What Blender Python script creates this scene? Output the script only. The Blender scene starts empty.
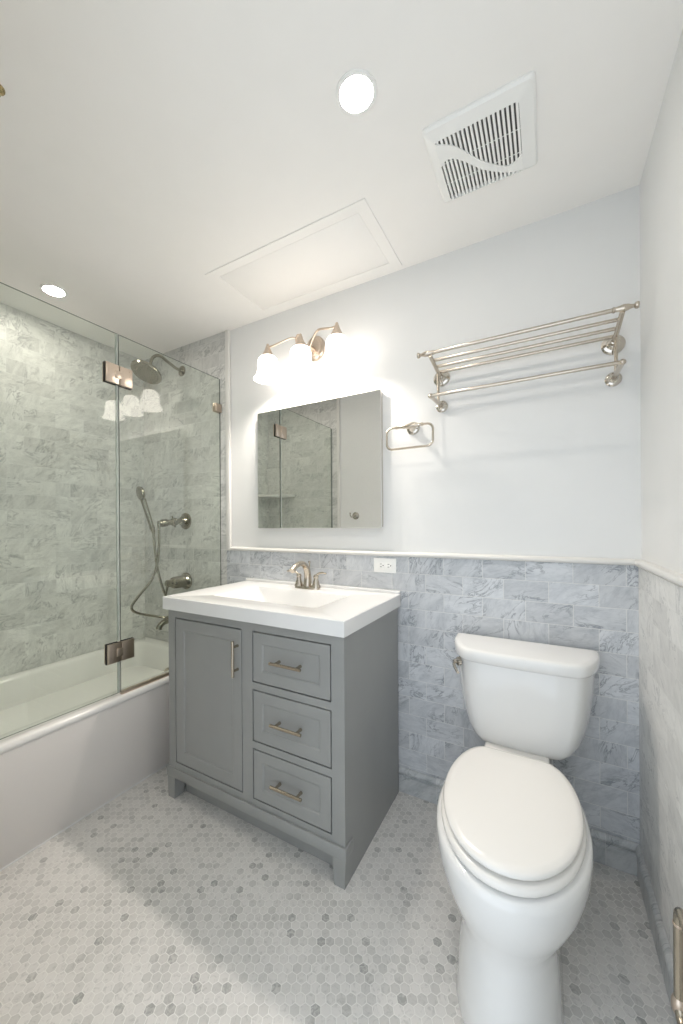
import bpy, bmesh, math, random
from mathutils import Vector, Matrix
random.seed(7)
S = bpy.context.scene
COL = S.collection
PI = math.pi

# ------------------------------------------------------------------ camera, world, exposure
F_PX = 382.29
cam_d = bpy.data.cameras.new('camera'); cam = bpy.data.objects.new('camera', cam_d); COL.objects.link(cam)
cam_d.sensor_fit = 'HORIZONTAL'; cam_d.sensor_width = 36.0
cam_d.lens = F_PX * 36.0 / 683.0
cam_d.shift_x = 20.17 / 683.0; cam_d.shift_y = 13.58 / 683.0
cam_d.clip_start = 0.02
yaw, pit, rol = -0.532, -0.001, -0.0065
fw = Vector((math.sin(yaw)*math.cos(pit), math.cos(yaw)*math.cos(pit), math.sin(pit)))
r0 = Vector((math.cos(yaw), -math.sin(yaw), 0)); u0 = r0.cross(fw)
rr_ = r0*math.cos(rol) + u0*math.sin(rol); uu_ = -r0*math.sin(rol) + u0*math.cos(rol)
M3 = Matrix((rr_, uu_, -fw)).transposed()
cam.matrix_world = Matrix.Translation((-0.2913, -1.7477, 1.2505)) @ M3.to_4x4()
S.camera = cam

W = bpy.data.worlds.new('World'); S.world = W; W.use_nodes = True
bg = W.node_tree.nodes['Background']
bg.inputs[0].default_value = (0.84, 0.92, 1.0, 1); bg.inputs[1].default_value = 1.12   # daylight through the doorway
SCONCE = 3.3; BULB = 400.0; DOWN = 110.0
WARM = (1.0, 0.915, 0.825, 1)
S.view_settings.view_transform = 'Standard'; S.view_settings.look = 'None'
S.view_settings.gamma = 1.0; S.view_settings.use_curve_mapping = False
S.view_settings.exposure = 0.84
S.cycles.use_denoising = True
S.cycles.max_bounces = 14; S.cycles.diffuse_bounces = 8; S.cycles.glossy_bounces = 8; S.cycles.transparent_max_bounces = 24
S.cycles.sample_clamp_indirect = 6.0

# ------------------------------------------------------------------ node helpers
class NT:
    def __init__(s, name):
        s.m = bpy.data.materials.new(name); s.m.use_nodes = True
        s.t = s.m.node_tree; s.t.nodes.clear()
        s.out = s.t.nodes.new('ShaderNodeOutputMaterial')
    def put(s, sock, v):
        if isinstance(v, bpy.types.NodeSocket): s.t.links.new(v, sock)
        elif v is not None:
            if sock.type == 'RGBA' and len(v) == 3: v = (*v, 1)
            sock.default_value = v
    def math(s, op, a, b=None, c=None, clamp=False):
        n = s.t.nodes.new('ShaderNodeMath'); n.operation = op; n.use_clamp = clamp
        for i, v in enumerate((a, b, c)):
            if v is not None: s.put(n.inputs[i], v)
        return n.outputs[0]
    def vec(s, op, a, b=None):
        n = s.t.nodes.new('ShaderNodeVectorMath'); n.operation = op
        s.put(n.inputs[0], a)
        if b is not None: s.put(n.inputs[3 if op == 'SCALE' else 1], b)
        return n.outputs['Value'] if op in ('DOT_PRODUCT', 'LENGTH') else n.outputs[0]
    def comb(s, x, y, z=0.0):
        n = s.t.nodes.new('ShaderNodeCombineXYZ')
        for i, v in enumerate((x, y, z)): s.put(n.inputs[i], v)
        return n.outputs[0]
    def sep(s, v):
        n = s.t.nodes.new('ShaderNodeSeparateXYZ'); s.put(n.inputs[0], v); return n.outputs
    def pos(s): return s.t.nodes.new('ShaderNodeNewGeometry').outputs['Position']
    def noise(s, v, scale, detail=4, rough=.5, dist=0.0):
        n = s.t.nodes.new('ShaderNodeTexNoise'); s.put(n.inputs['Vector'], v)
        n.inputs['Scale'].default_value = scale; n.inputs['Detail'].default_value = detail
        n.inputs['Roughness'].default_value = rough; n.inputs['Distortion'].default_value = dist
        return n.outputs[0]
    def white(s, v):
        n = s.t.nodes.new('ShaderNodeTexWhiteNoise'); n.noise_dimensions = '3D'; s.put(n.inputs['Vector'], v)
        return n.outputs
    def mix(s, f, a, b):
        n = s.t.nodes.new('ShaderNodeMix'); n.data_type = 'RGBA'
        s.put(n.inputs[0], f); s.put(n.inputs[6], a); s.put(n.inputs[7], b); return n.outputs[2]
    def ss(s, v, a, b, to0=0.0, to1=1.0):
        n = s.t.nodes.new('ShaderNodeMapRange'); n.interpolation_type = 'SMOOTHSTEP'
        s.put(n.inputs[0], v)
        for i, q in enumerate((a, b, to0, to1)): n.inputs[i+1].default_value = q
        return n.outputs[0]
    def bump(s, h, dist=.001, strength=.5):
        n = s.t.nodes.new('ShaderNodeBump'); n.inputs['Strength'].default_value = strength
        n.inputs['Distance'].default_value = dist; s.put(n.inputs['Height'], h); return n.outputs[0]
    def bsdf(s, col, rough=.5, metal=0.0, normal=None, spec=.5, coat=0.0):
        n = s.t.nodes.new('ShaderNodeBsdfPrincipled')
        s.put(n.inputs['Base Color'], col); s.put(n.inputs['Roughness'], rough)
        n.inputs['Metallic'].default_value = metal; n.inputs['Specular IOR Level'].default_value = spec
        n.inputs['Coat Weight'].default_value = coat; n.inputs['Coat Roughness'].default_value = .05
        if normal is not None: s.put(n.inputs['Normal'], normal)
        s.t.links.new(n.outputs[0], s.out.inputs[0]); return n

def painted(name, col, rough, spec=.4, var=.006, scale=8):
    t = NT(name); p = t.pos(); n = t.noise(p, scale, 3)
    k = t.ss(n, .3, .7)
    c = t.mix(k, [x*(1-var) for x in col], [min(1, x*(1+var)) for x in col])
    t.bsdf(c, rough, spec=spec, normal=t.bump(t.noise(p, 420, 2), .0001, .12)); return t.m

def metal(name, col, rough):
    t = NT(name); p = t.pos()
    n = t.noise(p, 160, 2)
    t.bsdf(t.mix(n, [x*.94 for x in col], col), t.ss(n, 0, 1, rough*.85, rough*1.15), 1.0); return t.m

def glossy(name, col, rough, coat=.0):
    t = NT(name); n = t.noise(t.pos(), 3, 2)
    t.bsdf(t.mix(n, [x*.985 for x in col], col), rough, coat=coat); return t.m

def emit(name, col, strength):
    t = NT(name); e = t.t.nodes.new('ShaderNodeEmission')
    t.put(e.inputs[0], col); e.inputs[1].default_value = strength
    t.t.links.new(e.outputs[0], t.out.inputs[0]); return t.m

def marble_colour(t, uv, rnd, light, dark, vein):
    """uv: 2D position in metres; rnd: per-piece random colour"""
    rs = t.sep(rnd)
    off = t.vec('SCALE', rnd, 37.0)
    rot = t.t.nodes.new('ShaderNodeVectorRotate'); rot.rotation_type = 'Z_AXIS'
    t.put(rot.inputs['Vector'], uv)
    t.put(rot.inputs['Angle'], t.math('MULTIPLY_ADD', rs[1], 1.9, -1.6))
    q = t.vec('MULTIPLY', rot.outputs[0], (0.55, 1.3, 1.0))
    q = t.vec('ADD', q, off)
    cloud = t.noise(q, 15, 5, .62, .6)
    fine = t.noise(q, 48, 4, .62, .9)
    n1 = t.noise(q, 17, 6, .66, .8)
    v1 = t.math('ABSOLUTE', t.math('SUBTRACT', n1, .5))
    v1 = t.ss(v1, .0, .035, 1, 0)
    patch = t.ss(t.noise(q, 9, 2), .44, .62)
    v = t.math('MULTIPLY', v1, t.math('MULTIPLY_ADD', patch, .62, .12))
    base = t.mix(t.math('ADD', t.math('MULTIPLY', t.ss(cloud, .36, .68), .55), t.math('MULTIPLY', t.ss(fine, .42, .7), .34), clamp=True), light, dark)
    tone = t.math('MULTIPLY_ADD', rs[0], .17, .88)
    base = t.vec('SCALE', base, tone)
    return t.mix(v, base, vein)

def wall_tile(name, ua, ou, oz, light=(.60, .605, .59), dark=(.40, .415, .415), vein=(.17, .185, .2), grout=(.72, .72, .705), w=.16, h=.0818):
    t = NT(name); p = t.sep(t.pos())
    U = t.math('ADD', p[ua], 20*w - ou); V = t.math('ADD', p[2], 20*h - oz)
    row = t.math('FLOOR', t.math('DIVIDE', V, h))
    fv = t.math('SUBTRACT', t.math('DIVIDE', V, h), row)
    uu = t.math('ADD', t.math('DIVIDE', U, w), t.math('MULTIPLY', t.math('MODULO', row, 2.0), .5))
    colm = t.math('FLOOR', uu); fu = t.math('SUBTRACT', uu, colm)
    rnd = t.white(t.comb(colm, row, ou + 3.3))[1]
    du = t.math('MULTIPLY', t.math('SUBTRACT', .5, t.math('ABSOLUTE', t.math('SUBTRACT', fu, .5))), w)
    dv = t.math('MULTIPLY', t.math('SUBTRACT', .5, t.math('ABSOLUTE', t.math('SUBTRACT', fv, .5))), h)
    d = t.math('MINIMUM', du, dv)
    g = t.ss(d, .0007, .0016, 1, 0)
    c = marble_colour(t, t.comb(U, V), rnd, light, dark, vein)
    c = t.mix(t.math('MULTIPLY', g, .75), c, grout)
    t.bsdf(c, t.mix(g, (.36,)*3, (.7,)*3), normal=t.bump(t.ss(d, .0004, .002), .0008, .5)); return t.m

def plain_marble(name, ua, va, light, dark, vein, joint=None):
    t = NT(name); p = t.sep(t.pos())
    U, V = p[ua], p[va]
    if joint:
        k = t.math('FLOOR', t.math('DIVIDE', t.math('ADD', U, 30.0), joint)); rnd = t.white(t.comb(k, 1.0, 2.0))[1]
        f = t.math('FRACT', t.math('DIVIDE', t.math('ADD', U, 30.0), joint))
        c = marble_colour(t, t.comb(U, V), rnd, light, dark, vein)
        g = t.ss(t.math('MULTIPLY', t.math('SUBTRACT', .5, t.math('ABSOLUTE', t.math('SUBTRACT', f, .5))), joint), .0005, .0013, .7, 0)
        c = t.mix(g, c, (.62, .62, .6))
    else:
        c = marble_colour(t, t.comb(U, V), (.4, .6, .2), light, dark, vein)
    t.bsdf(c, .28); return t.m

def hex_floor(name, pitch=.0268):
    t = NT(name); p = t.sep(t.pos())
    uv = t.comb(t.math('DIVIDE', t.math('ADD', p[1], 20*pitch*10), pitch), t.math('DIVIDE', t.math('ADD', p[0], pitch*200), pitch))
    R = (1.0, math.sqrt(3), 1.0); Hh = (.5, math.sqrt(3)/2, 0.0)
    a = t.vec('SUBTRACT', t.vec('MODULO', uv, R), Hh)
    b = t.vec('SUBTRACT', t.vec('MODULO', t.vec('SUBTRACT', uv, Hh), R), Hh)
    sel = t.math('LESS_THAN', t.vec('DOT_PRODUCT', a, a), t.vec('DOT_PRODUCT', b, b))
    n = t.t.nodes.new('ShaderNodeMix'); n.data_type = 'VECTOR'
    t.put(n.inputs[0], sel); t.put(n.inputs[4], b); t.put(n.inputs[5], a); g = n.outputs[1]
    ag = t.vec('ABSOLUTE', g)
    d = t.math('MAXIMUM', t.sep(ag)[0], t.vec('DOT_PRODUCT', ag, (.5, math.sqrt(3)/2, 0)))
    idv = t.vec('SUBTRACT', uv, g)
    idr = t.vec('FLOOR', t.vec('ADD', t.vec('MULTIPLY', idv, (2.0, 2/math.sqrt(3), 0)), (.5, .5, .5)))
    w = t.white(idr); rnd = w[1]; rv = w[0]
    local = t.vec('ADD', t.vec('SCALE', uv, pitch), t.vec('SCALE', rnd, 11.0))
    sm = t.noise(local, 55, 4, .6, 1.5)
    light, mid, dk = (.685, .668, .645), (.56, .55, .53), (.33, .33, .32)
    c = t.mix(t.ss(rv, .35, 1.0), light, mid)
    c = t.mix(t.math('MULTIPLY', t.ss(rv, .93, .98), t.ss(sm, .35, .62)), c, dk)
    c = t.mix(t.math('MULTIPLY', t.ss(sm, .5, .72), .45), c, dk)
    blot = t.ss(t.noise(t.pos(), 2.6, 3, .55), .4, .65)
    c = t.mix(t.math('MULTIPLY', blot, .18), c, (.40, .39, .37))
    gr = t.ss(d, .445, .475)
    c = t.mix(gr, c, (.76, .75, .72))
    t.bsdf(c, t.mix(gr, (.34,)*3, (.8,)*3), normal=t.bump(t.ss(d, .43, .49, 1, 0), .0009, .5)); return t.m

def seal(name):
    t = NT(name)
    tr = t.t.nodes.new('ShaderNodeBsdfTransparent'); tr.inputs[0].default_value = (.9, .92, .91, 1)
    df = t.t.nodes.new('ShaderNodeBsdfPrincipled'); df.inputs[0].default_value = (.62, .66, .63, 1); df.inputs['Roughness'].default_value = .3
    mx = t.t.nodes.new('ShaderNodeMixShader'); mx.inputs[0].default_value = .35
    t.t.links.new(tr.outputs[0], mx.inputs[1]); t.t.links.new(df.outputs[0], mx.inputs[2])
    t.t.links.new(mx.outputs[0], t.out.inputs[0]); return t.m

def glass(name):
    t = NT(name)
    geo = t.t.nodes.new('ShaderNodeNewGeometry')
    c = t.math('ABSOLUTE', t.vec('DOT_PRODUCT', geo.outputs['Normal'], geo.outputs['Incoming']))
    f = t.math('POWER', t.math('SUBTRACT', 1.0, c), 5.0)
    f = t.math('MULTIPLY_ADD', f, .90, .045, clamp=True)
    tr = t.t.nodes.new('ShaderNodeBsdfTransparent'); tr.inputs[0].default_value = (.950, .972, .950, 1)
    gl = t.t.nodes.new('ShaderNodeBsdfGlossy'); gl.inputs[0].default_value = (1, 1, 1, 1); gl.inputs[1].default_value = .0
    mx = t.t.nodes.new('ShaderNodeMixShader'); t.put(mx.inputs[0], f)
    t.t.links.new(tr.outputs[0], mx.inputs[1]); t.t.links.new(gl.outputs[0], mx.inputs[2])
    t.t.links.new(mx.outputs[0], t.out.inputs[0]); return t.m

M = dict(
    paint=painted('wall_paint', (.745, .75, .745), .55),
    ceil=painted('ceiling_paint', (.87, .855, .83), .7),
    fan=painted('white_plastic', (.86, .86, .84), .4),
    gray=painted('gray_cabinet_paint', (.285, .290, .282), .38, .5, .02),
    gap_shade=painted('front_gap_shade', (.02, .02, .02), .8),  # black stands in for the shade in the door and drawer gaps
    pull=metal('antique_nickel', (.47, .41, .33), .24),
    old=metal('shower_nickel', (.34, .315, .26), .18),
    tile_back_shaded=wall_tile('marble_tile_back_shaded', 0, -.125, .9412, light=(.615, .635, .66), dark=(.43, .455, .49), vein=(.17, .19, .22)),  # same tile as the shower, with cool shade mixed into its colour
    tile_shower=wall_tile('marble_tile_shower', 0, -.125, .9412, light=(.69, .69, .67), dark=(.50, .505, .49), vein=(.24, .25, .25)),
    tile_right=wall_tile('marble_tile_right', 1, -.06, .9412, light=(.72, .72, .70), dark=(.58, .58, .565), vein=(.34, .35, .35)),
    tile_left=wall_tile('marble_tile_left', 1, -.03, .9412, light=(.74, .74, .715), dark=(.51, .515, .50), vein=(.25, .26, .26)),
    base_b=plain_marble('marble_base_back', 0, 2, (.56, .575, .58), (.36, .38, .395), (.18, .2, .21), .305),
    base_r=plain_marble('marble_base_right', 1, 2, (.56, .57, .565), (.36, .38, .385), (.18, .2, .21), .305),
    trim=glossy('white_marble_trim', (.70, .69, .665), .3),
    floor=hex_floor('hex_marble_mosaic'),
    nickel=metal('brushed_nickel', (.58, .52, .44), .2),
    chrome=metal('polished_nickel', (.62, .58, .52), .10),
    bronze=metal('satin_nickel_plate', (.64, .54, .45), .30),
    brass=metal('brass', (.55, .45, .25), .25),
    china=glossy('white_porcelain', (.76, .76, .75), .07, .3),
    seat=glossy('white_seat_plastic', (.78, .765, .735), .22),
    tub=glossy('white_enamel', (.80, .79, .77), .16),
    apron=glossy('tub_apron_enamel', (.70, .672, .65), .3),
    stone=glossy('white_cultured_marble', (.755, .755, .75), .14),
    mirror=metal('mirror_silver', (.93, .94, .93), .0),
    dark=glossy('dark_gap', (.03, .03, .03), .6),
    rubber=glossy('black_gasket', (.02, .02, .02), .5),
    glass=glass('clear_glass'),
    gedge=glossy('glass_edge', (.09, .11, .10), .15),
    seal=seal('clear_vinyl_seal'),
    shade=emit('lit_opal_glass', WARM, SCONCE),
    bulb=emit('lit_bulb', WARM, BULB),
    lens=emit('lit_downlight_lens', (1.0, .92, .82, 1), DOWN),
)

# ------------------------------------------------------------------ mesh helpers
def bm_new(): return bmesh.new()

def box(bm, x0, x1, y0, y1, z0, z1, bev=0.0, seg=2):
    t = bmesh.new()
    bmesh.ops.create_cube(t, size=1.0)
    for v in t.verts:
        v.co = Vector(((x0+x1)/2 + v.co.x*(x1-x0), (y0+y1)/2 + v.co.y*(y1-y0), (z0+z1)/2 + v.co.z*(z1-z0)))
    if bev > 0:
        bmesh.ops.bevel(t, geom=list(t.edges), offset=bev, segments=seg, profile=.5, affect='EDGES', clamp_overlap=True)
    merge(bm, t); return bm

def merge(bm, t):
    me = bpy.data.meshes.new('tmp'); t.to_mesh(me); t.free(); bm.from_mesh(me); bpy.data.meshes.remove(me)

def loft(bm, rings, closed=True, cap0=True, cap1=True):
    vs = [[bm.verts.new(p) for p in r] for r in rings]
    n = len(rings[0])
    for a, b in zip(vs[:-1], vs[1:]):
        for i in range(n if closed else n-1):
            j = (i+1) % n
            bm.faces.new((a[i], a[j], b[j], b[i]))
    if cap0: bm.faces.new(list(reversed(vs[0])))
    if cap1: bm.faces.new(vs[-1])
    bmesh.ops.recalc_face_normals(bm, faces=list(bm.faces))
    return bm

def frame(d):
    d = Vector(d).normalized()
    a = Vector((0, 0, 1)) if abs(d.z) < .9 else Vector((1, 0, 0))
    x = d.cross(a).normalized(); return x, d.cross(x).normalized(), d

def tube(bm, pts, r, n=16, closed=False):
    pts = [Vector(p) for p in pts]; m = len(pts)
    rs = r if isinstance(r, (list, tuple)) else [r]*m
    tans = []
    for i in range(m):
        a = pts[(i-1) % m] if (closed or i > 0) else pts[i]
        b = pts[(i+1) % m] if (closed or i < m-1) else pts[i]
        tans.append((b-a).normalized())
    x, y, _ = frame(tans[0]); rings = []
    for i in range(m):
        x = (x - tans[i]*x.dot(tans[i])).normalized(); y = tans[i].cross(x)
        rings.append([pts[i] + (x*math.cos(2*PI*k/n) + y*math.sin(2*PI*k/n))*rs[i] for k in range(n)])
    if closed:
        rings.append(rings[0]); t = bmesh.new(); loft(t, rings, True, False, False)
        bmesh.ops.remove_doubles(t, verts=list(t.verts), dist=1e-5)
    else:
        t = bmesh.new(); loft(t, rings)
    merge(bm, t); return bm

def lathe(bm, o, axis, prof, n=32):
    """prof: (distance along axis, radius)"""
    o = Vector(o); x, y, d = frame(axis); t = bmesh.new()
    rings = [[o + d*h + (x*math.cos(2*PI*k/n) + y*math.sin(2*PI*k/n))*max(r, 1e-5) for k in range(n)] for h, r in prof]
    loft(t, rings); bmesh.ops.remove_doubles(t, verts=list(t.verts), dist=2e-6)
    merge(bm, t); return bm

def smooth(pts, k=8, closed=False):
    P = [Vector(p) for p in pts]; n = len(P); out = []
    for i in range(n if closed else n-1):
        p0 = P[(i-1) % n] if (closed or i > 0) else P[i]*2-P[i+1]
        p1, p2 = P[i], P[(i+1) % n]
        p3 = P[(i+2) % n] if (closed or i < n-2) else p2*2-p1
        for j in range(k):
            t = j/k
            out.append(.5*((2*p1) + (p2-p0)*t + (2*p0-5*p1+4*p2-p3)*t*t + (3*p1-p0-3*p2+p3)*t**3))
    if not closed: out.append(P[-1])
    return out

def rring(x0, x1, y0, y1, r, z, n=6):
    out = []
    for cx, cy, a0 in ((x1-r, y1-r, 0), (x0+r, y1-r, PI/2), (x0+r, y0+r, PI), (x1-r, y0+r, 1.5*PI)):
        for k in range(n+1):
            a = a0 + k/n*PI/2; out.append(Vector((cx+r*math.cos(a), cy+r*math.sin(a), z)))
    return out

def sphere(bm, c, r, sc=(1, 1, 1)):
    t = bmesh.new(); bmesh.ops.create_uvsphere(t, u_segments=20, v_segments=12, radius=r)
    for v in t.verts: v.co = Vector((v.co.x*sc[0]+c[0], v.co.y*sc[1]+c[1], v.co.z*sc[2]+c[2]))
    merge(bm, t); return bm

# ------------------------------------------------------------------ object helpers
BASE = {}
def thing(name, label, cat, loc, group=None):
    o = bpy.data.objects.new(name, None); COL.objects.link(o); o.location = loc
    o.empty_display_size = .05
    o['label'] = label; o['category'] = cat
    if group: o['group'] = group
    BASE[o] = Vector(loc); return o

def part(name, bm, mats, parent=None, label=None, ang=35):
    me = bpy.data.meshes.new(name)
    off = BASE.get(parent, Vector((0, 0, 0)))
    for v in bm.verts: v.co -= off
    for f in bm.faces: f.smooth = True
    bm.to_mesh(me); bm.free()
    me.set_sharp_from_angle(angle=math.radians(ang))
    for m in (mats if isinstance(mats, (list, tuple)) else [mats]): me.materials.append(m)
    o = bpy.data.objects.new(name, me); COL.objects.link(o)
    if parent is not None: o.parent = parent
    BASE[o] = off
    if label: o['label'] = label
    return o

def solo(name, label, cat, bm, m, loc, group=None):
    """a thing that is one mesh, origin at loc"""
    for v in bm.verts: v.co -= Vector(loc)
    o = part(name, bm, m); o.location = loc
    o['label'] = label; o['category'] = cat
    if group: o['group'] = group
    return o

def struct(name, bm, m, parent=None):
    o = part(name, bm, m, parent)
    o['kind'] = 'structure'; return o

# ------------------------------------------------------------------ room shell
H = 2.452; XL = -2.80; YF = -1.50; XT = -2.006; XG = -2.0406
XE0, XE1 = -1.991, -1.957
TZ = 1.099
struct('floor', box(bm_new(), XL-.1, .1, YF-.14, .1, -.1, 0), M['floor'])
struct('ceiling', box(bm_new(), XL-.1, .1, YF-.14, .1, H, H+.1), M['ceil'])
wb = struct('wall_back', box(bm_new(), XL-.1, .1, 0, .1, 0, H), M['paint'])
struct('tile_cladding', box(bm_new(), XL, XE0, -.011, .0, 0, H), M['tile_shower'], wb)
struct('tile_cladding', box(bm_new(), XE0, 0, -.011, 0, 0, TZ+.004), M['tile_back_shaded'], wb)
wr = struct('wall_right', box(bm_new(), 0, .1, YF-.14, 0, 0, H), M['paint'])
struct('tile_cladding', box(bm_new(), -.011, 0, YF, -.011, 0, TZ+.004), M['tile_right'], wr)
wl = struct('wall_left', box(bm_new(), XL-.1, XL-.011, YF-.14, 0, 0, H), M['paint'])
struct('tile_cladding', box(bm_new(), XL-.011, XL, YF, -.011, 0, H), M['tile_left'], wl)
b = box(bm_new(), XL, -1.04, YF-.12, YF, 0, H); box(b, -1.04, -.05, YF-.12, YF, 2.12, H); box(b, -.05, 0, YF-.12, YF, 0, H)
wf = struct('wall_front', b, M['paint'])
struct('tile_cladding', box(bm_new(), XL, -1.985, YF, YF+.011, 0, H), M['tile_shower'], wf)

def extrude_profile(prof, a, bpt, perp):
    """prof: (out, z) list; swept from a to b; perp = direction out of the wall"""
    bm = bm_new(); a, bpt, perp = Vector(a), Vector(bpt), Vector(perp)
    loft(bm, [[p + perp*o + Vector((0, 0, z)) for o, z in prof] for p in (a, bpt)])
    return bm
rail = [(0, TZ)] + [(.0215, TZ+.002)] + [(.014+.010*math.cos(t), TZ+.0115+.0105*math.sin(t)) for t in [-PI/3, -PI/6, 0, PI/6, PI/3, PI/2]] + [(0, TZ+.023)]
struct('trim_1', extrude_profile(rail, (XE1, 0, 0), (0, 0, 0), (0, -1, 0)), M['trim'])
struct('trim_2', extrude_profile(rail, (0, -.0, 0), (0, YF, 0), (-1, 0, 0)), M['trim'])
b = bm_new(); box(b, XE0, XE1, -.019, 0, TZ, H, .006, 3)
struct('trim_3', b, M['trim'])
b = bm_new(); box(b, -1.985, -1.955, YF, YF+.019, 0, H, .006, 3)
struct('trim_4', b, M['trim'])
bp = [(0, 0), (.0205, 0), (.0205, .074), (.016, .077), (.016, .082), (.021, .085), (.026, .091), (.0265, .099), (.022, .107), (.015, .113), (0, .113)]
struct('baseboard_back', extrude_profile(bp, (-.893, 0, 0), (-.0, 0, 0), (0, -1, 0)), M['base_b'])
struct('baseboard_right', extrude_profile(bp, (0, -.0, 0), (0, YF, 0), (-1, 0, 0)), M['base_r'])

# ------------------------------------------------------------------ bathtub
t = thing('bathtub', 'long white bathtub in the marble shower alcove', 'bathtub', (-2.40, -.755, 0))
ZR = .452
b = bm_new()
x0, x1, y0, y1 = XL+.001, XT, YF+.012, -.012
rings = [rring(x0, x1-.014, y0, y1, .004, .30), rring(x0, x1-.006, y0, y1, .004, ZR-.030), rring(x0, x1-.001, y0, y1, .006, ZR-.026), rring(x0, x1, y0, y1, .006, ZR-.016),
         rring(x0+.001, x1-.002, y0+.001, y1-.001, .006, ZR-.008), rring(x0+.002, x1-.006, y0+.002, y1-.002, .006, ZR-.003), rring(x0+.004, x1-.014, y0+.004, y1-.004, .006, ZR),
         rring(x0+.040, x1-.095, y0+.07, y1-.075, .10, ZR), rring(x0+.046, x1-.103, y0+.078, y1-.083, .10, ZR-.004),
         rring(x0+.055, x1-.112, y0+.09, y1-.092, .10, ZR-.02), rring(x0+.075, x1-.13, y0+.13, y1-.11, .11, .25),
         rring(x0+.10, x1-.155, y0+.19, y1-.14, .12, .10), rring(x0+.14, x1-.2, y0+.24, y1-.19, .12, .07)]
loft(b, rings)
part('basin', b, M['tub'], t, ang=50)
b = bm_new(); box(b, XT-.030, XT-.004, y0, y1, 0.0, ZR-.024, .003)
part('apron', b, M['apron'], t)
b = bm_new(); box(b, XT-.0045, XT-.000, y0, y1, 0.0, .006, .0015)
part('caulk_line', b, M['stone'], t)
b = lathe(bm_new(), (-2.40, y1-.21, .0705), (0, 0, 1), [(0, .032), (.003, .032), (.005, .025), (.005, .0)])
part('drain', b, M['nickel'], t)
b = lathe(bm_new(), (-2.40, y1-.1125, .30), (0, -1, -.12), [(-.01, .036), (.006, .036), (.01, .03), (.011, 0)])
part('overflow_plate', b, M['nickel'], t)

# ------------------------------------------------------------------ shower glass
def pane(ya, yb, za, zb, th=.0065):
    b = bm_new(); box(b, XG-th/2, XG+th/2, ya, yb, za, zb)
    b.faces.ensure_lookup_table()
    for f in b.faces: f.material_index = 0 if abs(f.normal.x) > .9 else 1
    return b
YS = -.670
GT = 2.163
t = thing('fixed_glass_panel', 'fixed clear glass shower panel clipped to the back wall beside the vanity', 'glass panel', (XG, -.34, ZR))
part('pane', pane(YS+.003, -.014, ZR+.009, GT), [M['glass'], M['gedge']], t)
b = bm_new(); box(b, XG-.009, XG+.009, YS+.003, -.012, ZR, ZR+.016, .001)
part('bottom_channel', b, M['bronze'], t)
b = bm_new(); box(b, XG-.014, XG-.0034, -.062, -.011, 1.953, 2.003, .0015); box(b, XG+.0034, XG+.014, -.062, -.011, 1.953, 2.003, .0015); box(b, XG-.014, XG+.014, -.0135, -.011, 1.953, 2.003)
part('wall_clip', b, M['bronze'], t)
t = thing('glass_shower_door', 'frameless clear glass shower door hinged to the fixed panel above the tub', 'shower door', (XG, -1.08, ZR))
part('pane', pane(YF+.018, YS-.003, ZR+.012, GT), [M['glass'], M['gedge']], t)
for ya, yb in ((YS-.012, YS-.0035), (YF+.0135, YF+.026)):
    b = bm_new()
    for xa, xb in ((XG-.0046, XG-.0034), (XG+.0034, XG+.0046)): box(b, xa, xb, ya, yb, ZR+.013, GT-.002)
    e = ya if ya < -1 else yb
    box(b, XG-.0046, XG+.0046, e-.0006, e+.0006, ZR+.013, GT-.002)
    part('edge_seal', b, M['seal'], t)
for zc in (1.965, .660):
    b = bm_new()
    for s in (-1, 1):
        xa, xb = sorted((XG+s*.0045, XG+s*.016))
        box(b, xa, xb, YS-.066, YS-.003, zc-.045, zc+.045, .0015)
    hp = part('hinge', b, M['bronze'], t)
    b = bm_new()
    for s in (-1, 1):
        xa, xb = sorted((XG+s*.0045, XG+s*.016))
        box(b, xa, xb, YS+.001, YS+.064, zc-.045, zc+.045, .0015)
    part('panel_plate', b, M['bronze'], hp)
    b = bm_new(); box(b, XG-.0165, XG+.0185, YS-.024, YS+.006, zc-.018, zc+.018, .0015)
    part('knuckle', b, M['bronze'], hp)
    b = bm_new()
    for s in (-1, 1):
        xa, xb = sorted((XG+s*.0038, XG+s*.0050))
        box(b, xa, xb, YS-.0685, YS-.004, zc-.0475, zc+.0475); box(b, xa, xb, YS+.004, YS+.0665, zc-.0475, zc+.0475)
    part('gasket', b, M['rubber'], hp)

# ------------------------------------------------------------------ vanity cabinet
CX0, CX1, CY, CB = -1.809, -.893, -.577, -.028
CZ = .870
t = thing('vanity_cabinet', 'gray painted bathroom vanity cabinet with one door and three drawers', 'cabinet', ((CX0+CX1)/2, -.30, 0))
DX0, DX1, DZ0, DZ1 = -1.764, -1.357, .166, .832
RX0, RX1 = -1.304, -.944
DR = [(.628, .832), (.393, .600), (.163, .365)]
b = bm_new()
box(b, CX0, CX0+.018, CY+.02, CB, 0.0, CZ); box(b, CX1-.018, CX1, CY+.0195, CB, 0.0, CZ)
box(b, CX0+.018, CX1-.018, CB-.012, CB, .10, CZ); box(b, CX0+.018, CX1-.018, CY+.02, CB-.012, .105, .123)
for xa, xb in ((CX0, DX0), (DX1, RX0), (RX1, CX1)): box(b, xa, xb, CY, CY+.02, .10, CZ)
box(b, DX0, DX1, CY, CY+.02, DZ1, CZ); box(b, DX0, DX1, CY, CY+.02, .10, DZ0)
zz = [CZ, DR[0][1], DR[0][0], DR[1][1], DR[1][0], DR[2][1], DR[2][0], .10]
for i in range(0, 8, 2): box(b, RX0, RX1, CY, CY+.02, zz[i+1], zz[i])
part('carcass', b, M['gray'], t)
b = bm_new(); box(b, CX0-.002, CX1+.004, CY-.010, CY+.001, .098, .140, .003)
box(b, CX1-.001, CX1+.006, CY-.010, CY+.055, .098, .140, .002); box(b, CX0-.006, CX0+.001, CY-.010, CY+.055, .098, .140, .002)
part('base_rail', b, M['gray'], t)
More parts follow.
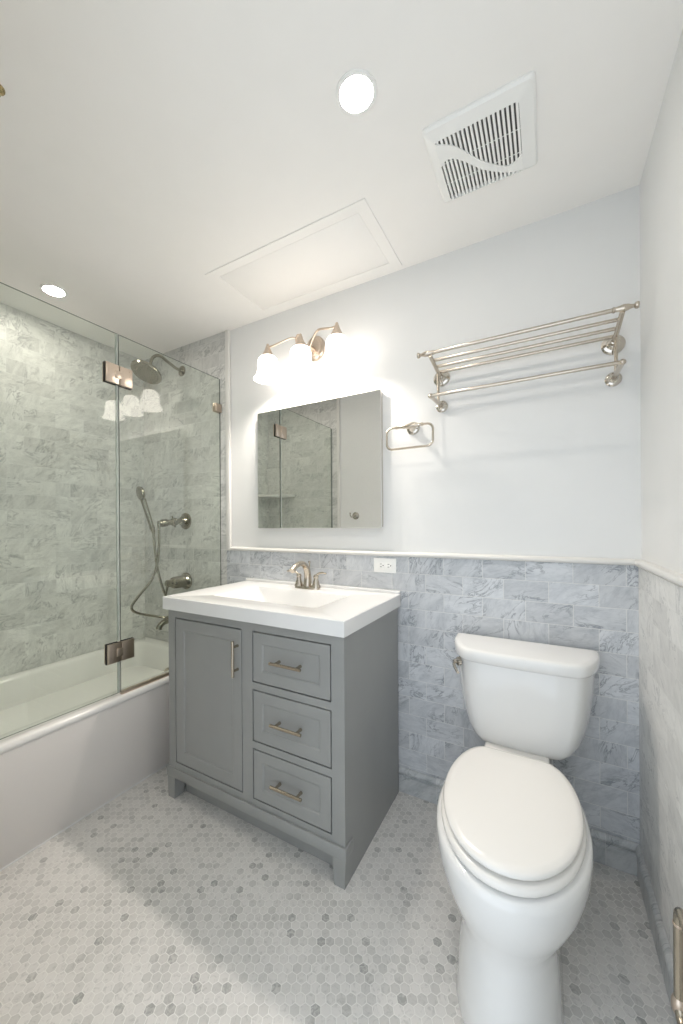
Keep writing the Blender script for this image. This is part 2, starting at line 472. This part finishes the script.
for xa, xb in ((CX0-.003, CX0+.046), (CX1-.046, CX1+.004)):
    b = bm_new()
    loft(b, [[Vector(q) for q in ((xa+i, CY-.008+i*.4, z), (xb-i, CY-.008+i*.4, z), (xb-i, CY+.05-i, z), (xa+i, CY+.05-i, z))] for z, i in ((0, .004), (.1, 0))])
    part('leg', b, M['gray'], t)
b = bm_new(); box(b, CX0+.046, CX1-.046, CY+.055, CY+.067, 0, .104)
part('toe_kick', b, M['gray'], t)
for xa, xb in ((CX0+.019, -1.342), (-1.322, CX1-.019)): part('gap_shade_panel', box(bm_new(), xa, xb, CY+.0205, CY+.0245, .125, CZ-.003), M['gap_shade'], t)  # black sheets added behind the fronts so their gaps look shaded

def shaker(xa, xb, za, zb, yf, th, fr, rec):
    def R(i, y): return [Vector((xa+i, y, za+i)), Vector((xb-i, y, za+i)), Vector((xb-i, y, zb-i)), Vector((xa+i, y, zb-i))]
    b = bm_new(); loft(b, [R(0, yf+th), R(0, yf+.0015), R(.0015, yf), R(fr, yf), R(fr+.006, yf+rec*.5), R(fr+.008, yf+rec)]); return b
def pull(c, axis, half, st, parent):
    b = bm_new(); c = Vector(c); a = Vector(axis)
    y = -.030
    tube(b, [c+a*s*half*k + Vector((0, y, 0)) for s, k in ((-1, 1), (-1, .985), (1, .985), (1, 1))], [.0042, .0060, .0060, .0042], 14)
    h = part('handle', b, M['pull'], parent, label='slim brushed nickel bar pull')
    for s in (-1, 1):
        q = c+a*s*st; part('standoff', lathe(bm_new(), q, (0, -1, 0), [(-.004, .0062), (.003, .0062), (.006, .0052), (.031, .0052)], 14), M['pull'], h)
g = .0048
d = part('door', shaker(DX0+g, DX1-g, DZ0+g, DZ1-g, CY-.0005, .020, .046, .007), M['gray'], t)
pull((-1.380, CY-.0005, .713), (0, 0, 1), .073, .048, d)
for za, zb in DR:
    d = part('drawer', shaker(RX0+g, RX1-g, za+g, zb-g, CY-.0005, .020, .040, .007), M['gray'], t)
    pull((-1.124, CY-.0005, (za+zb)/2), (1, 0, 0), .071, .048, d)

# ------------------------------------------------------------------ vanity top, faucet
SX0, SX1, SY0, SY1, SZ = -1.821, -.881, -.600, -.013, .9264
t = thing('sink_counter', 'white vanity countertop with integral rectangular sink basin on gray cabinet', 'sink', ((SX0+SX1)/2, -.3, CZ))
b = bm_new()
BX0, BX1, BY0, BY1 = -1.640, -1.075, -.470, -.150
def bas(i, z, r=.03, s=0): return rring(BX0+i+s, BX1-i-s, BY0+i, BY1-i, r, z)
loft(b, [bas(.02, SZ-.125, .04, .06), bas(-.006, CZ, .04), rring(SX0, SX1, SY0, SY1, .003, CZ), rring(SX0, SX1, SY0, SY1, .003, SZ-.003),
         rring(SX0+.003, SX1-.003, SY0+.003, SY1-.003, .003, SZ), bas(-.004, SZ, .022), bas(.002, SZ-.003, .022), bas(.01, SZ-.02, .024, .006),
         bas(.03, SZ-.09, .035, .05), bas(.045, SZ-.108, .04, .075), bas(.08, SZ-.114, .04, .1)])
part('slab', b, M['stone'], t, ang=30)
b = bm_new(); box(b, SX0+.001, SX1-.001, -.034, SY1, SZ-.002, SZ+.014, .003)
part('backsplash_lip', b, M['stone'], t)
b = lathe(bm_new(), ((BX0+BX1)/2, -.30, SZ-.1145), (0, 0, 1), [(0, .024), (.003, .024), (.004, .018), (.002, .012), (.006, .010), (.007, 0)])
part('drain', b, M['nickel'], t)

FX, FY = -1.351, -.092
t = thing('sink_faucet', 'brushed nickel two-handle faucet on the white vanity top', 'faucet', (FX, FY, SZ))
b = bm_new()
loft(b, [[Vector((FX+x*s, FY+y*s2, SZ+z)) for x, y in [(.075*math.cos(a)*(abs(math.cos(a))**-.3 if abs(math.cos(a)) > 1e-3 else 1), .028*math.sin(a)) for a in [2*PI*k/40 for k in range(40)]]] for z, s, s2 in ((0, 1, 1), (.008, 1, 1), (.013, .95, .88))])
part('base_plate', b, M['nickel'], t)
sp = smooth([(FX, FY, SZ+.010), (FX, FY+.004, SZ+.06), (FX, FY-.012, SZ+.108), (FX, FY-.055, SZ+.133), (FX, FY-.105, SZ+.124), (FX, FY-.138, SZ+.104)], 7)
n = len(sp)
part('spout', tube(bm_new(), sp, [.0215 - .0085*min(1, i/(n*.6)) + (.002 if i > n-4 else 0) for i in range(n)], 20), M['nickel'], t)
b = lathe(bm_new(), (FX, FY+.020, SZ+.095), (0, 0, 1), [(0, .003), (.03, .003), (.033, .006), (.042, .006), (.045, 0)], 14)
part('lift_rod', b, M['nickel'], t)
for s in (-1, 1):
    c = Vector((FX+s*.052, FY, SZ+.010))
    b = lathe(bm_new(), c, (0, 0, 1), [(0, .024), (.006, .0235), (.014, .019), (.034, .0135), (.046, .0115), (.050, .0135), (.056, .0135), (.062, .010), (.066, 0)], 24)
    h = part('handle', b, M['nickel'], t)
    e = [c+Vector((0, 0, .058)), c+Vector((s*.018, -.004, .070)), c+Vector((s*.040, -.008, .076)), c+Vector((s*.066, -.012, .074))]
    pts = smooth(e, 6)
    part('lever', tube(bm_new(), pts, [.0065-.0025*i/len(pts) for i in range(len(pts))], 12), M['nickel'], h)

# ------------------------------------------------------------------ mirror cabinet
t = thing('mirror_cabinet', 'frameless rectangular mirrored medicine cabinet on the white wall above the sink', 'mirror', (-1.345, 0, 1.57))
mx0, mx1, mz0, mz1 = -1.725, -.969, 1.236, 1.897
b = bm_new(); box(b, mx0+.004, mx1-.002, -.024, 0, mz0+.004, mz1-.004, .001)
part('cabinet_body', b, M['chrome'], t)
def R(i, y): return [Vector((mx0+i, y, mz0+i)), Vector((mx1-i, y, mz0+i)), Vector((mx1-i, y, mz1-i)), Vector((mx0+i, y, mz1-i))]
part('mirror_door', loft(bm_new(), [R(0, -.0242), R(0, -.0296), R(.0008, -.030)]), M['mirror'], t, ang=1)

# ------------------------------------------------------------------ electrical outlet
t = thing('wall_outlet', 'white horizontal duplex outlet plate on the marble tile above the vanity corner', 'outlet', (-.9595, -.011, 1.0555))
ox0, ox1, oz0, oz1 = -1.016, -.903, 1.021, 1.090
b = bm_new(); box(b, ox0, ox1, -.0165, -.011, oz0, oz1, .002)
part('cover_plate', b, M['fan'], t)
for cx in (-.9785, -.9405):
    b = box(bm_new(), cx-.0165, cx+.0178, -.0185, -.016, oz0+.019, oz1-.019, .0015)
    rec = part('receptacle', b, M['fan'], t)
    b = bm_new()
    for dz in (-.0065, .0065): box(b, cx-.004, cx+.005, -.0189, -.018, 1.0555+dz-.0012, 1.0555+dz+.0012)
    lathe(b, (cx+.0115, -.018, 1.0555), (0, -1, 0), [(0, .0028), (.0009, .0028)], 12)
    part('slots', b, M['dark'], rec)

# ------------------------------------------------------------------ vanity light
LX = -1.346
t = thing('vanity_light', 'three-shade brushed nickel vanity sconce glowing above the mirror', 'lamp', (LX, 0, 2.18))
b = bm_new()
def ov(k, y): return [Vector((LX+.058*k*math.cos(a), y, 2.190+.066*k*math.sin(a))) for a in [2*PI*i/40 for i in range(40)]]
loft(b, [ov(1, 0), ov(1, -.010), ov(.9, -.018), ov(.72, -.021), ov(.68, -.028), ov(.4, -.034)])
part('wall_plate', b, M['bronze'], t)
LY = -.150
b = lathe(bm_new(), (LX, -.03, 2.175), (0, -1, 0), [(0, .017), (.02, .014), (.045, .016), (.055, .010), (.062, 0)], 20)
part('hub', b, M['bronze'], t)
for k in (-1, 0, 1):
    cx = LX + k*.206
    top = Vector((cx, LY, 2.196))
    if k: pts = smooth([(LX+k*.004, -.075, 2.165), (LX+k*.035, -.085, 2.205), (LX+k*.075, -.105, 2.226), (LX+k*.130, -.13, 2.208), (LX+k*.175, -.146, 2.192), (cx, LY, 2.192)], 7)
    else: pts = smooth([(LX, -.078, 2.165), (LX-.03, -.10, 2.150), (LX-.035, -.135, 2.185), (LX-.018, -.150, 2.205), (cx, LY, 2.198)], 7)
    part('arm', tube(bm_new(), pts, .0055, 12), M['bronze'], t)
    b = lathe(bm_new(), (cx, LY, 2.138), (0, 0, 1), [(0, .031), (.004, .033), (.012, .030), (.030, .020), (.046, .013), (.052, .0125), (.058, .009), (.066, .0075), (.070, .004), (.071, 0)], 24)
    sk = part('socket_cup', b, M['bronze'], t)
    b = bm_new(); prof = [(2.142, .024), (2.138, .038), (2.128, .047), (2.112, .0525), (2.092, .0545), (2.070, .0545), (2.052, .057), (2.038, .0625), (2.027, .070), (2.021, .076)]
    inner = [(z, r-.003) for z, r in reversed(prof)]
    rings = []
    for z, r in prof+inner:
        rings.append([Vector((cx+r*(1+.018*math.cos(14*a))*math.cos(a), LY+r*(1+.018*math.cos(14*a))*math.sin(a), z)) for a in [2*PI*i/84 for i in range(84)]])
    loft(b, rings)
    part('shade', b, M['shade'], t)
    b = bm_new(); sphere(b, (cx, LY, 2.078), .024, (1, 1, 1.25)); part('bulb', b, M['bulb'], t)

# ------------------------------------------------------------------ recessed ceiling lights
for cx, cy, lab in ((-.741, -.776, 'round recessed ceiling light near the exhaust fan'), (-2.443, -.757, 'round recessed ceiling light above the bathtub')):
    t = thing('recessed_light', lab, 'ceiling light', (cx, cy, H), 'recessed ceiling lights')
    b = lathe(bm_new(), (cx, cy, H), (0, 0, -1), [(.0, .058), (.003, .0575), (.005, .054), (.0045, .047), (.001, .044), (.0, .0440)], 40)
    part('trim_ring', b, M['fan'], t)
    b = lathe(bm_new(), (cx, cy, H), (0, 0, -1), [(.001, .0445), (.0035, .043), (.0042, .0)], 40)
    part('lens', b, M['lens'], t)

# ------------------------------------------------------------------ exhaust fan grille
t = thing('exhaust_fan', 'square white exhaust fan grille with a wave band on the ceiling', 'fan', (-.462, -.433, H))
fx0, fx1, fy0, fy1 = -.614, -.310, -.586, -.282
px0, px1, py0, py1 = -.585, -.352, -.542, -.300
b = bm_new()
def ci(s, a, c): return a+(c-a)*s
rings = [rring(fx0, fx1, fy0, fy1, .012, H), rring(fx0, fx1, fy0, fy1, .012, H-.006), rring(fx0+.006, fx1-.006, fy0+.006, fy1-.006, .012, H-.012),
         rring(px0, px1, py0, py1, .008, H-.0185), rring(px0, px1, py0, py1, .008, H-.003)]
loft(b, rings, cap0=False, cap1=False)
part('frame', b, M['fan'], t, ang=25)
b = bm_new(); box(b, px0-.002, px1+.002, py0-.002, py1+.002, H-.004, H-.002)
M['slat_shade'] = painted('slat_shade_gray', (.14, .14, .135), .7)  # gray stands in for the shade between the louvers
part('backing', b, M['slat_shade'], t)
b = bm_new(); N = 19
for i in range(N):
    x = px0+(i+.62)/N*(px1-px0); box(b, x-.0034, x+.0034, py0, py1, H-.017, H-.0065)
for y in (.38, .72):
    q = py0+y*(py1-py0); box(b, px0, px1, q-.0007, q+.0007, H-.0145, H-.012)
part('louvers', b, M['fan'], t)
def sst(x): x = max(0, min(1, x)); return x*x*(3-2*x)
b = bm_new(); top, bot = [], []
NN = 48
def lerpk(K, q):
    P = smooth([(a, v, 0) for a, v in K], 12)
    for a, c in zip(P[:-1], P[1:]):
        if a.x <= q <= c.x + 1e-6: return a.y+(c.y-a.y)*(q-a.x)/max(1e-6, c.x-a.x)
    return P[-1].y
UPK = [(0, .02), (.1, .08), (.25, .20), (.5, .55), (.75, .79), (.88, .82), (1, .74)]
LOK = [(0, .38), (.1, .31), (.25, .40), (.5, .70), (.75, .90), (.88, .96), (1, .99)]
for i in range(NN+1):
    q = i/NN
    top.append((ci(q, px0, px1), ci(lerpk(UPK, q), py0, py1))); bot.append((ci(q, px0, px1), ci(lerpk(LOK, q), py0, py1)))
loop = top + list(reversed(bot))
vs0 = [b.verts.new((x, y, H-.0195)) for x, y in loop]; vs1 = [b.verts.new((x, y, H-.016)) for x, y in loop]
for i in range(NN):
    j = len(loop)-1-i
    b.faces.new((vs0[i], vs0[i+1], vs0[j-1], vs0[j])); b.faces.new((vs1[j], vs1[j-1], vs1[i+1], vs1[i]))
for i in range(len(loop)):
    j = (i+1) % len(loop); b.faces.new((vs0[j], vs0[i], vs1[i], vs1[j]))
bmesh.ops.recalc_face_normals(b, faces=list(b.faces))
part('wave_band', b, M['fan'], t)

# ------------------------------------------------------------------ ceiling access panel
t = thing('access_panel', 'flush white rectangular access hatch in the ceiling above the vanity', 'access panel', (-1.28, -.24, H))
ax0, ax1, ay0, ay1 = -1.690, -.860, -.452, -.030
b = bm_new(); w = .046
def R(i, z): return [Vector((ax0+i, ay0+i, z)), Vector((ax1-i, ay0+i, z)), Vector((ax1-i, ay1-i, z)), Vector((ax0+i, ay1-i, z))]
loft(b, [R(0, H), R(0, H-.003), R(.001, H-.004), R(w-.001, H-.004), R(w, H-.003), R(w, H)], cap0=False, cap1=False)
part('frame', b, M['ceil'], t)
part('hatch_door', loft(bm_new(), [R(w+.0018, H), R(w+.0018, H-.0025), R(w+.0028, H-.003)]), M['ceil'], t)
b = bm_new(); box(b, ax0+w-.003, ax1-w+.003, ay0+w-.003, ay1-w+.003, H-.0006, H-.0002)
part('seam', b, M['ceil'], t)

# ------------------------------------------------------------------ fire sprinkler at the ceiling
kx, ky = -1.580, -1.293
t = thing('ceiling_sprinkler', 'small brass sprinkler head in the ceiling at the left edge of the picture', 'sprinkler', (kx, ky, H))
b = lathe(bm_new(), (kx, ky, H), (0, 0, -1), [(0, .019), (.002, .019), (.004, .014), (.002, .010), (.002, .0)], 28)
part('escutcheon', b, M['brass'], t)
b = lathe(bm_new(), (kx, ky, H-.002), (0, 0, -1), [(-.001, .006), (.006, .006), (.008, .004), (.014, .003), (.015, .009), (.016, .009), (.0165, 0)], 24)
part('nozzle', b, M['brass'], t)

# ------------------------------------------------------------------ train rack (towel shelf)
t = thing('towel_rack', 'brushed nickel wall-mounted towel shelf with hanging bar above the toilet', 'towel rack', (-.384, 0, 1.84))
RXS = (-.690, -.078)
for x in RXS:
    for z, r in ((1.902, .036), (1.776, .026)):
        b = lathe(bm_new(), (x, 0, z), (0, -1, 0), [(0, r), (.004, r), (.008, r*.86), (.010, r*.86), (.013, r*.62), (.017, r*.55), (.022, r*.34), (.036, r*.28), (.04, 0)], 32)
        part('rosette', b, M['chrome'], t)
    b = tube(bm_new(), smooth([(x, -.010, 1.902), (x, -.05, 1.904), (x, -.12, 1.914), (x, -.205, 1.928)], 5), .0078, 14)
    part('arm', b, M['nickel'], t)
    b = tube(bm_new(), [(x, -.068, 1.904), (x, -.068, 1.772)], .0058, 12)
    part('strut', b, M['nickel'], t)
    b = tube(bm_new(), smooth([(x, -.010, 1.776), (x, -.10, 1.772), (x, -.185, 1.768)], 4) + [Vector((x, -.196, 1.767))], .0080, 14)
    sphere(b, (x, -.200, 1.767), .0098)
    part('bar_post', b, M['nickel'], t)
tilt = .0
for i, (y, z) in enumerate(((-.205, 1.937), (-.152, 1.9265), (-.100, 1.9195), (-.048, 1.914))):
    xa, xb = (RXS[0]-.030, RXS[1]+.018) if i == 0 else (RXS[0]-.004, RXS[1]+.004)
    b = tube(bm_new(), [(xa, y, z), (xb, y, z)],   .0064 if i else .0070, 14)
    rl = part('rail', b, M['nickel'], t)
    if i == 0:
        for s, x in ((-1, RXS[0]-.012), (1, RXS[1]+.003)):
            b = lathe(bm_new(), (x-s*.030, y, z), (s, 0, 0), [(0, .006), (.002, .0095), (.006, .0095), (.008, .007), (.022, .0095), (.030, .0115), (.040, .0100), (.050, .0062), (.056, .0056), (.059, .0098), (.064, .0115), (.068, .0098), (.070, .0)], 22)
            part('finial', b, M['nickel'], rl)
b = tube(bm_new(), [(RXS[0]-.005, -.2, 1.767), (RXS[1]+.005, -.2, 1.767)], .0065, 14)
part('towel_bar', b, M['nickel'], t)

# ------------------------------------------------------------------ towel ring and toilet paper loop
def loop_pts(c, ax, w, h, r, n=7):
    """rounded rectangle hanging from c (top centre), wide along ax"""
    ax = Vector(ax); c = Vector(c); out = []
    for cx, cz, a0 in ((w/2-r, -r, 0), (-w/2+r, -r, PI/2), (-w/2+r, -h+r, PI), (w/2-r, -h+r, 1.5*PI)):
        for k in range(n+1):
            a = a0+k/n*PI/2; out.append(c + ax*(cx+r*math.cos(a)) + Vector((0, 0, cz+r*math.sin(a))))
    return out
t = thing('towel_ring', 'brushed nickel rectangular towel ring on the wall right of the mirror', 'towel ring', (-.827, 0, 1.70))
b = lathe(bm_new(), (-.822, 0, 1.697), (0, -1, 0), [(0, .030), (.004, .030), (.008, .026), (.010, .026), (.013, .018), (.018, .016), (.026, .010), (.052, .0085), (.056, .0)], 32)
part('rosette', b, M['chrome'], t)
b = tube(bm_new(), loop_pts((-.822, -.060, 1.695), (1, 0, 0), .212, .098, .026), .0052, 12, closed=True)
part('ring', b, M['nickel'], t)
b = bm_new()
for s in (-1, 1): lathe(b, (-.822+s*.020, -.060, 1.695), (s, 0, 0), [(0, .0095), (.003, .0105), (.008, .0095), (.012, .0075), (.035, .0062), (.037, .0085), (.041, .0085), (.043, .006)], 18)
lathe(b, (-.842, -.060, 1.695), (1, 0, 0), [(0, .0085), (.02, .012), (.04, .0085)], 18)
part('collar', b, M['nickel'], t)

M['hold'] = metal('aged_nickel', (.45, .40, .32), .22)
t = thing('toilet_paper_holder', 'nickel loop toilet paper holder on the right wall at the picture edge', 'toilet paper holder', (-.07, -.83, .40))
cy = -.845
b = lathe(bm_new(), (-.011, cy, .497), (-1, 0, 0), [(0, .030), (.004, .030), (.010, .024), (.013, .016), (.02, .012), (.062, .011)], 28)
part('rosette', b, M['chrome'], t)
b = tube(bm_new(), loop_pts((-.070, cy, .497), (0, 1, 0), .205, .215, .030), .0085, 16, closed=True)
part('loop', b, M['hold'], t)
for s in (-1, 1):
    b = bm_new()
    lathe(b, (-.070, cy+s*.1025, .300), (0, 0, 1), [(-.016, .0105), (-.010, .0125), (.006, .0125), (.012, .0100), (.014, .0085)], 20)
    part('collar', b, M['bronze'], t)
    b = lathe(bm_new(), (-.070, cy+s*.1025, .455), (0, 0, 1), [(0, .0088), (.001, .0098), (.004, .0098), (.005, .0088)], 20)
    part('collar', b, M['bronze'], t)

# ------------------------------------------------------------------ toilet
TX = -.388
t = thing('toilet', 'white two-piece elongated toilet with closed lid in the right corner', 'toilet', (TX, -.42, 0))
def egg(hw, yb, yf, yw, wb, z, n=12):
    """outline: back edge yb (half width wb), widest hw at yw, front tip yf"""
    half = []
    for k in range(n+1):
        a = k/n*PI/2; half.append((hw*math.cos(a)**.97 if k < n else 0.0, yw+(yf-yw)*math.sin(a)))
    back = []
    for k in range(1, n+1):
        s = k/n; q = 1-(1-s)
        back.append((wb+(hw-wb)*math.cos(s*PI/2)**1.12 if k < n else wb, yw+(yb-yw)*(math.sin(s*PI/2)**1.0)))
    right = list(reversed(half))            # from tip to widest
    pts = right + back                      # tip -> widest right -> back right
    left = [(-x, y) for x, y in reversed(pts[1:])]
    return [Vector((TX+x, y, z)) for x, y in pts+left]
b = bm_new()
rings = [egg(.126, -.14, -.800, -.60, .115, 0), egg(.130, -.14, -.805, -.60, .118, .012), egg(.123, -.14, -.790, -.60, .112, .06), egg(.120, -.14, -.775, -.59, .110, .14),
         egg(.123, -.14, -.765, -.56, .108, .19), egg(.143, -.17, -.768, -.51, .106, .225), egg(.172, -.20, -.782, -.50, .106, .265), egg(.188, -.22, -.797, -.50, .110, .305),
         egg(.197, -.24, -.808, -.50, .114, .35), egg(.199, -.25, -.812, -.50, .116, .385), egg(.197, -.25, -.810, -.50, .116, .404), egg(.190, -.255, -.800, -.50, .112, .411)]
loft(b, rings)
loft(b, [rring(TX-hw, TX+hw, -.36, yb, .03, z) for hw, yb, z in ((.085, -.06, .16), (.100, -.045, .30), (.112, -.04, .37), (.114, -.04, .404), (.110, -.044, .4105))])
part('bowl', b, M['china'], t, ang=60)
b = bm_new()
loft(b, [egg(.150, -.285, -.755, -.50, .085, .4120), egg(.150, -.285, -.755, -.50, .085, .4185), egg(.184, -.269, -.800, -.50, .098, .4192), egg(.185, -.268, -.802, -.50, .099, .424), egg(.184, -.269, -.800, -.50, .098, .4345), egg(.178, -.274, -.790, -.50, .094, .4385)])
part('seat', b, M['seat'], t, ang=60)
b = bm_new()
loft(b, [egg(.145, -.29, -.745, -.50, .08, .4375), egg(.145, -.29, -.745, -.50, .08, .4465), egg(.178, -.281, -.788, -.50, .095, .4469), egg(.180, -.278, -.790, -.50, .096, .453), egg(.176, -.282, -.785, -.50, .092, .4595), egg(.160, -.292, -.765, -.50, .082, .463), egg(.08, -.35, -.65, -.50, .05, .4645)])
part('seat_lid', b, M['seat'], t, ang=60)
b = bm_new()
part('hinge', box(bm_new(), TX-.102, TX+.102, -.266, -.212, .408, .444, .006, 3), M['seat'], t)
TY = -.130
D = [(-.249, -.030), (-.249, -.055), (-.245, -.100), (-.232, -.155), (-.212, -.205), (-.190, -.235), (-.160, -.247), (-.08, -.253), (0, -.255)]
D = D + [(-x, y) for x, y in reversed(D[:-1])]
def tank_ring(kx, ky, z, inset=0.0):
    out = []
    for p in smooth([(x, y, 0) for x, y in D], 4):
        x, y = p.x, p.y
        y = -.030+(y+.030)*ky if True else y
        out.append(Vector((TX+.011+x*kx, y, z)))
    return out
def round_back(rs): return rs
b = bm_new()
loft(b, [tank_ring(.46, .70, .428), tank_ring(.58, .78, .430), tank_ring(.68, .84, .440), tank_ring(.765, .885, .462), tank_ring(.82, .905, .49), tank_ring(.87, .92, .54), tank_ring(.905, .93, .60), tank_ring(.93, .94, .67), tank_ring(.945, .945, .742)])
part('tank', b, M['china'], t, ang=50)
b = bm_new()
loft(b, [tank_ring(.955, .955, .738), tank_ring(.985, .985, .741), tank_ring(1.0, 1.0, .748), tank_ring(1.0, 1.0, .770), tank_ring(.992, .990, .778), tank_ring(.975, .975, .782), tank_ring(.90, .90, .784)])
part('tank_lid', b, M['china'], t, ang=50)
b = lathe(bm_new(), (TX-.198, -.196, .718), (-.85, -.52, 0), [(-.004, .017), (.006, .017), (.010, .013), (.014, .008), (.022, .008), (.026, 0)], 20)
tube(b, smooth([(TX-.213, -.206, .718), (TX-.213, -.222, .714), (TX-.203, -.244, .706), (TX-.190, -.264, .698)], 5), .0055, 10)
part('flush_lever', b, M['chrome'], t, label='chrome flush lever')
b = bm_new(); box(b, TX-.10, TX+.10, -.205, -.06, .409, .430, .004)
part('gasket', b, M['dark'], t)

# ------------------------------------------------------------------ shower fittings
SXV = -2.360
t = thing('overhead_shower', 'round nickel rain shower head on a curved arm high in the shower', 'shower head', (-2.387, -.011, 2.288))
b = lathe(bm_new(), (-2.387, -.011, 2.288), (0, -1, 0), [(0, .034), (.004, .034), (.008, .028), (.013, .016), (.02, .012)], 28)
part('rosette', b, M['old'], t)
arm = smooth([(-2.387, -.015, 2.288), (-2.387, -.06, 2.290), (-2.387, -.12, 2.308), (-2.387, -.175, 2.325), (-2.387, -.215, 2.312), (-2.387, -.240, 2.280), (-2.387, -.250, 2.238)], 7)
part('arm', tube(bm_new(), arm, .0095, 14), M['old'], t)
ax = Vector((0, -.50, -1)).normalized()
b = lathe(bm_new(), (-2.387, -.249, 2.246), ax, [(0, .012), (.012, .017), (.022, .020), (.030, .030), (.046, .075), (.055, .090), (.064, .093), (.072, .090), (.074, .0)], 40)
hd = part('head', b, M['old'], t)
b = bm_new(); x_, y_, d_ = frame(ax); o_ = Vector((-2.387, -.249, 2.246)) + d_*.0738
for rr in (.018, .036, .054, .072):
    for k in range(int(rr/.018)*7):
        a = 2*PI*k/(int(rr/.018)*7); lathe(b, o_+(x_*math.cos(a)+y_*math.sin(a))*rr, d_, [(0, .0032), (.002, .0022), (.0025, 0)], 8)
part('nozzles', b, M['pull'], hd)

t = thing('shower_bracket', 'nickel wall bracket that holds the hand shower', 'shower bracket', (SXV, -.011, 1.284))
b = lathe(bm_new(), (SXV, -.011, 1.284), (0, -1, 0), [(0, .054), (.005, .054), (.010, .046), (.014, .046), (.020, .032), (.032, .026), (.050, .022)], 32)
part('rosette', b, M['old'], t)
b = lathe(bm_new(), (SXV, -.055, 1.284), (-.02, -1, -.11), [(0, .020), (.03, .018), (.036, .026), (.060, .026), (.068, .018), (.10, .017), (.106, .024), (.140, .0245), (.150, .018), (.158, .017)], 24)
part('holder_arm', b, M['old'], t)
b = bm_new()
for a in range(4):
    an = a*PI/2+.4; tube(b, [(SXV, -.108, 1.279), (SXV+.030*math.cos(an), -.108, 1.279+.030*math.sin(an))], [.006, .0045], 10)
    sphere(b, (SXV+.033*math.cos(an), -.108, 1.279+.033*math.sin(an)), .0068)
part('cross_handle', b, M['old'], t)
b = lathe(bm_new(), (SXV+.014, -.226, 1.272), (0, 0, -1), [(-.012, .010), (.012, .011), (.034, .009)], 16)
part('hose_outlet', b, M['old'], t)

hb = Vector((SXV-.004, -.262, 1.243)); ht = Vector((SXV-.018, -.312, 1.415))
t = thing('hand_shower', 'nickel hand shower with a looping metal hose resting in the wall bracket', 'hand shower', tuple(hb))
b = tube(bm_new(), [hb.lerp(ht, s) for s in (-.18, -.06, 0, .1, .4, .8, 1.0)], [.010, .013, .0155, .0135, .015, .016, .0165], 16)
part('handle', b, M['old'], t)
fdir = Vector((-.22, -.95, -.2)).normalized()
b = lathe(bm_new(), ht + (ht-hb).normalized()*.036 - fdir*.012, fdir, [(-.006, .012), (.0, .028), (.008, .040), (.018, .0425), (.024, .041), (.026, .036), (.0265, 0)], 32)
part('spray_head', b, M['old'], t)
hose = smooth([hb.lerp(ht, -.15), (SXV+.002, -.246, 1.10), (SXV+.004, -.225, .96), (SXV+.02, -.19, .82), (SXV+.05, -.16, .72), (SXV+.03, -.19, .685), (SXV, -.25, .700), (SXV-.03, -.345, .735), (SXV-.03, -.382, .775), (SXV-.025, -.345, .83), (SXV-.005, -.27, .92), (SXV+.010, -.238, 1.02), (SXV+.014, -.228, 1.14), (SXV+.014, -.226, 1.243)], 9)
rad = [.0072 + (.0006 if i % 2 else 0) for i in range(len(hose))]
part('hose', tube(bm_new(), hose, rad, 12), M['old'], t)

t = thing('tub_valve', 'nickel tub control valve with lever on the shower tile behind the countertop', 'shower valve', (SXV, -.011, .886))
b = lathe(bm_new(), (SXV, -.011, .886), (0, -1, 0), [(0, .056), (.006, .056), (.012, .048), (.018, .046), (.022, .044), (.030, .040), (.095, .038), (.110, .034), (.118, .024), (.14, .020)], 36)
part('escutcheon', b, M['old'], t)
b = lathe(bm_new(), (SXV, -.138, .886), (0, -1, 0), [(0, .018), (.006, .024), (.022, .024), (.030, .016), (.034, 0)], 24)
tube(b, smooth([(SXV, -.152, .886), (SXV-.004, -.160, .850), (SXV-.006, -.168, .800)], 5), [.009]*6+[.007]*4+[.006], 12)
part('lever_handle', b, M['old'], t)

t = thing('tub_spout', 'nickel tub spout above the tub rim', 'tub spout', (SXV, -.011, .650))
pts = smooth([(SXV, -.011, .655), (SXV, -.06, .656), (SXV, -.13, .655), (SXV, -.185, .650), (SXV, -.215, .632), (SXV, -.222, .612)], 6)
b = tube(bm_new(), pts, [.024-.006*min(1, i/18) for i in range(len(pts))], 20)
part('spout_body', b, M['old'], t)
b = lathe(bm_new(), (SXV, -.011, .655), (0, -1, 0), [(0, .036), (.005, .036), (.010, .028), (.014, .024)], 28)
part('rosette', b, M['old'], t)

# ------------------------------------------------------------------ things seen in the mirror
b = bm_new()
pl = [(XL, YF+.011)] + [(XL+.33*math.cos(a), YF+.011+.24*math.sin(a)) for a in [k/14*PI/2 for k in range(15)]]
loft(b, [[Vector((x, y, z)) for x, y in pl] for z in (1.535, 1.557)])
solo('corner_shelf', 'marble corner shelf in the shower, seen in the mirror', 'shelf', b, M['trim'], (XL, YF+.011, 1.535))
t = thing('robe_hook', 'small nickel robe hook on the white wall, seen in the mirror', 'hook', (-1.80, YF, 1.335))
b = lathe(bm_new(), (-1.80, YF, 1.335), (0, 1, 0), [(0, .034), (.004, .034), (.010, .027), (.014, .016), (.020, .010), (.035, .009)], 28)
part('rosette', b, M['chrome'], t)
for s in (-1, 1):
    b = tube(bm_new(), smooth([(-1.80, YF+.032, 1.335), (-1.80+s*.016, YF+.045, 1.322), (-1.80+s*.026, YF+.052, 1.332), (-1.80+s*.030, YF+.054, 1.352)], 5), .0058, 12)
    sphere(b, (-1.80+s*.030, YF+.054, 1.356), .0085)
    part('prong', b, M['chrome'], t)
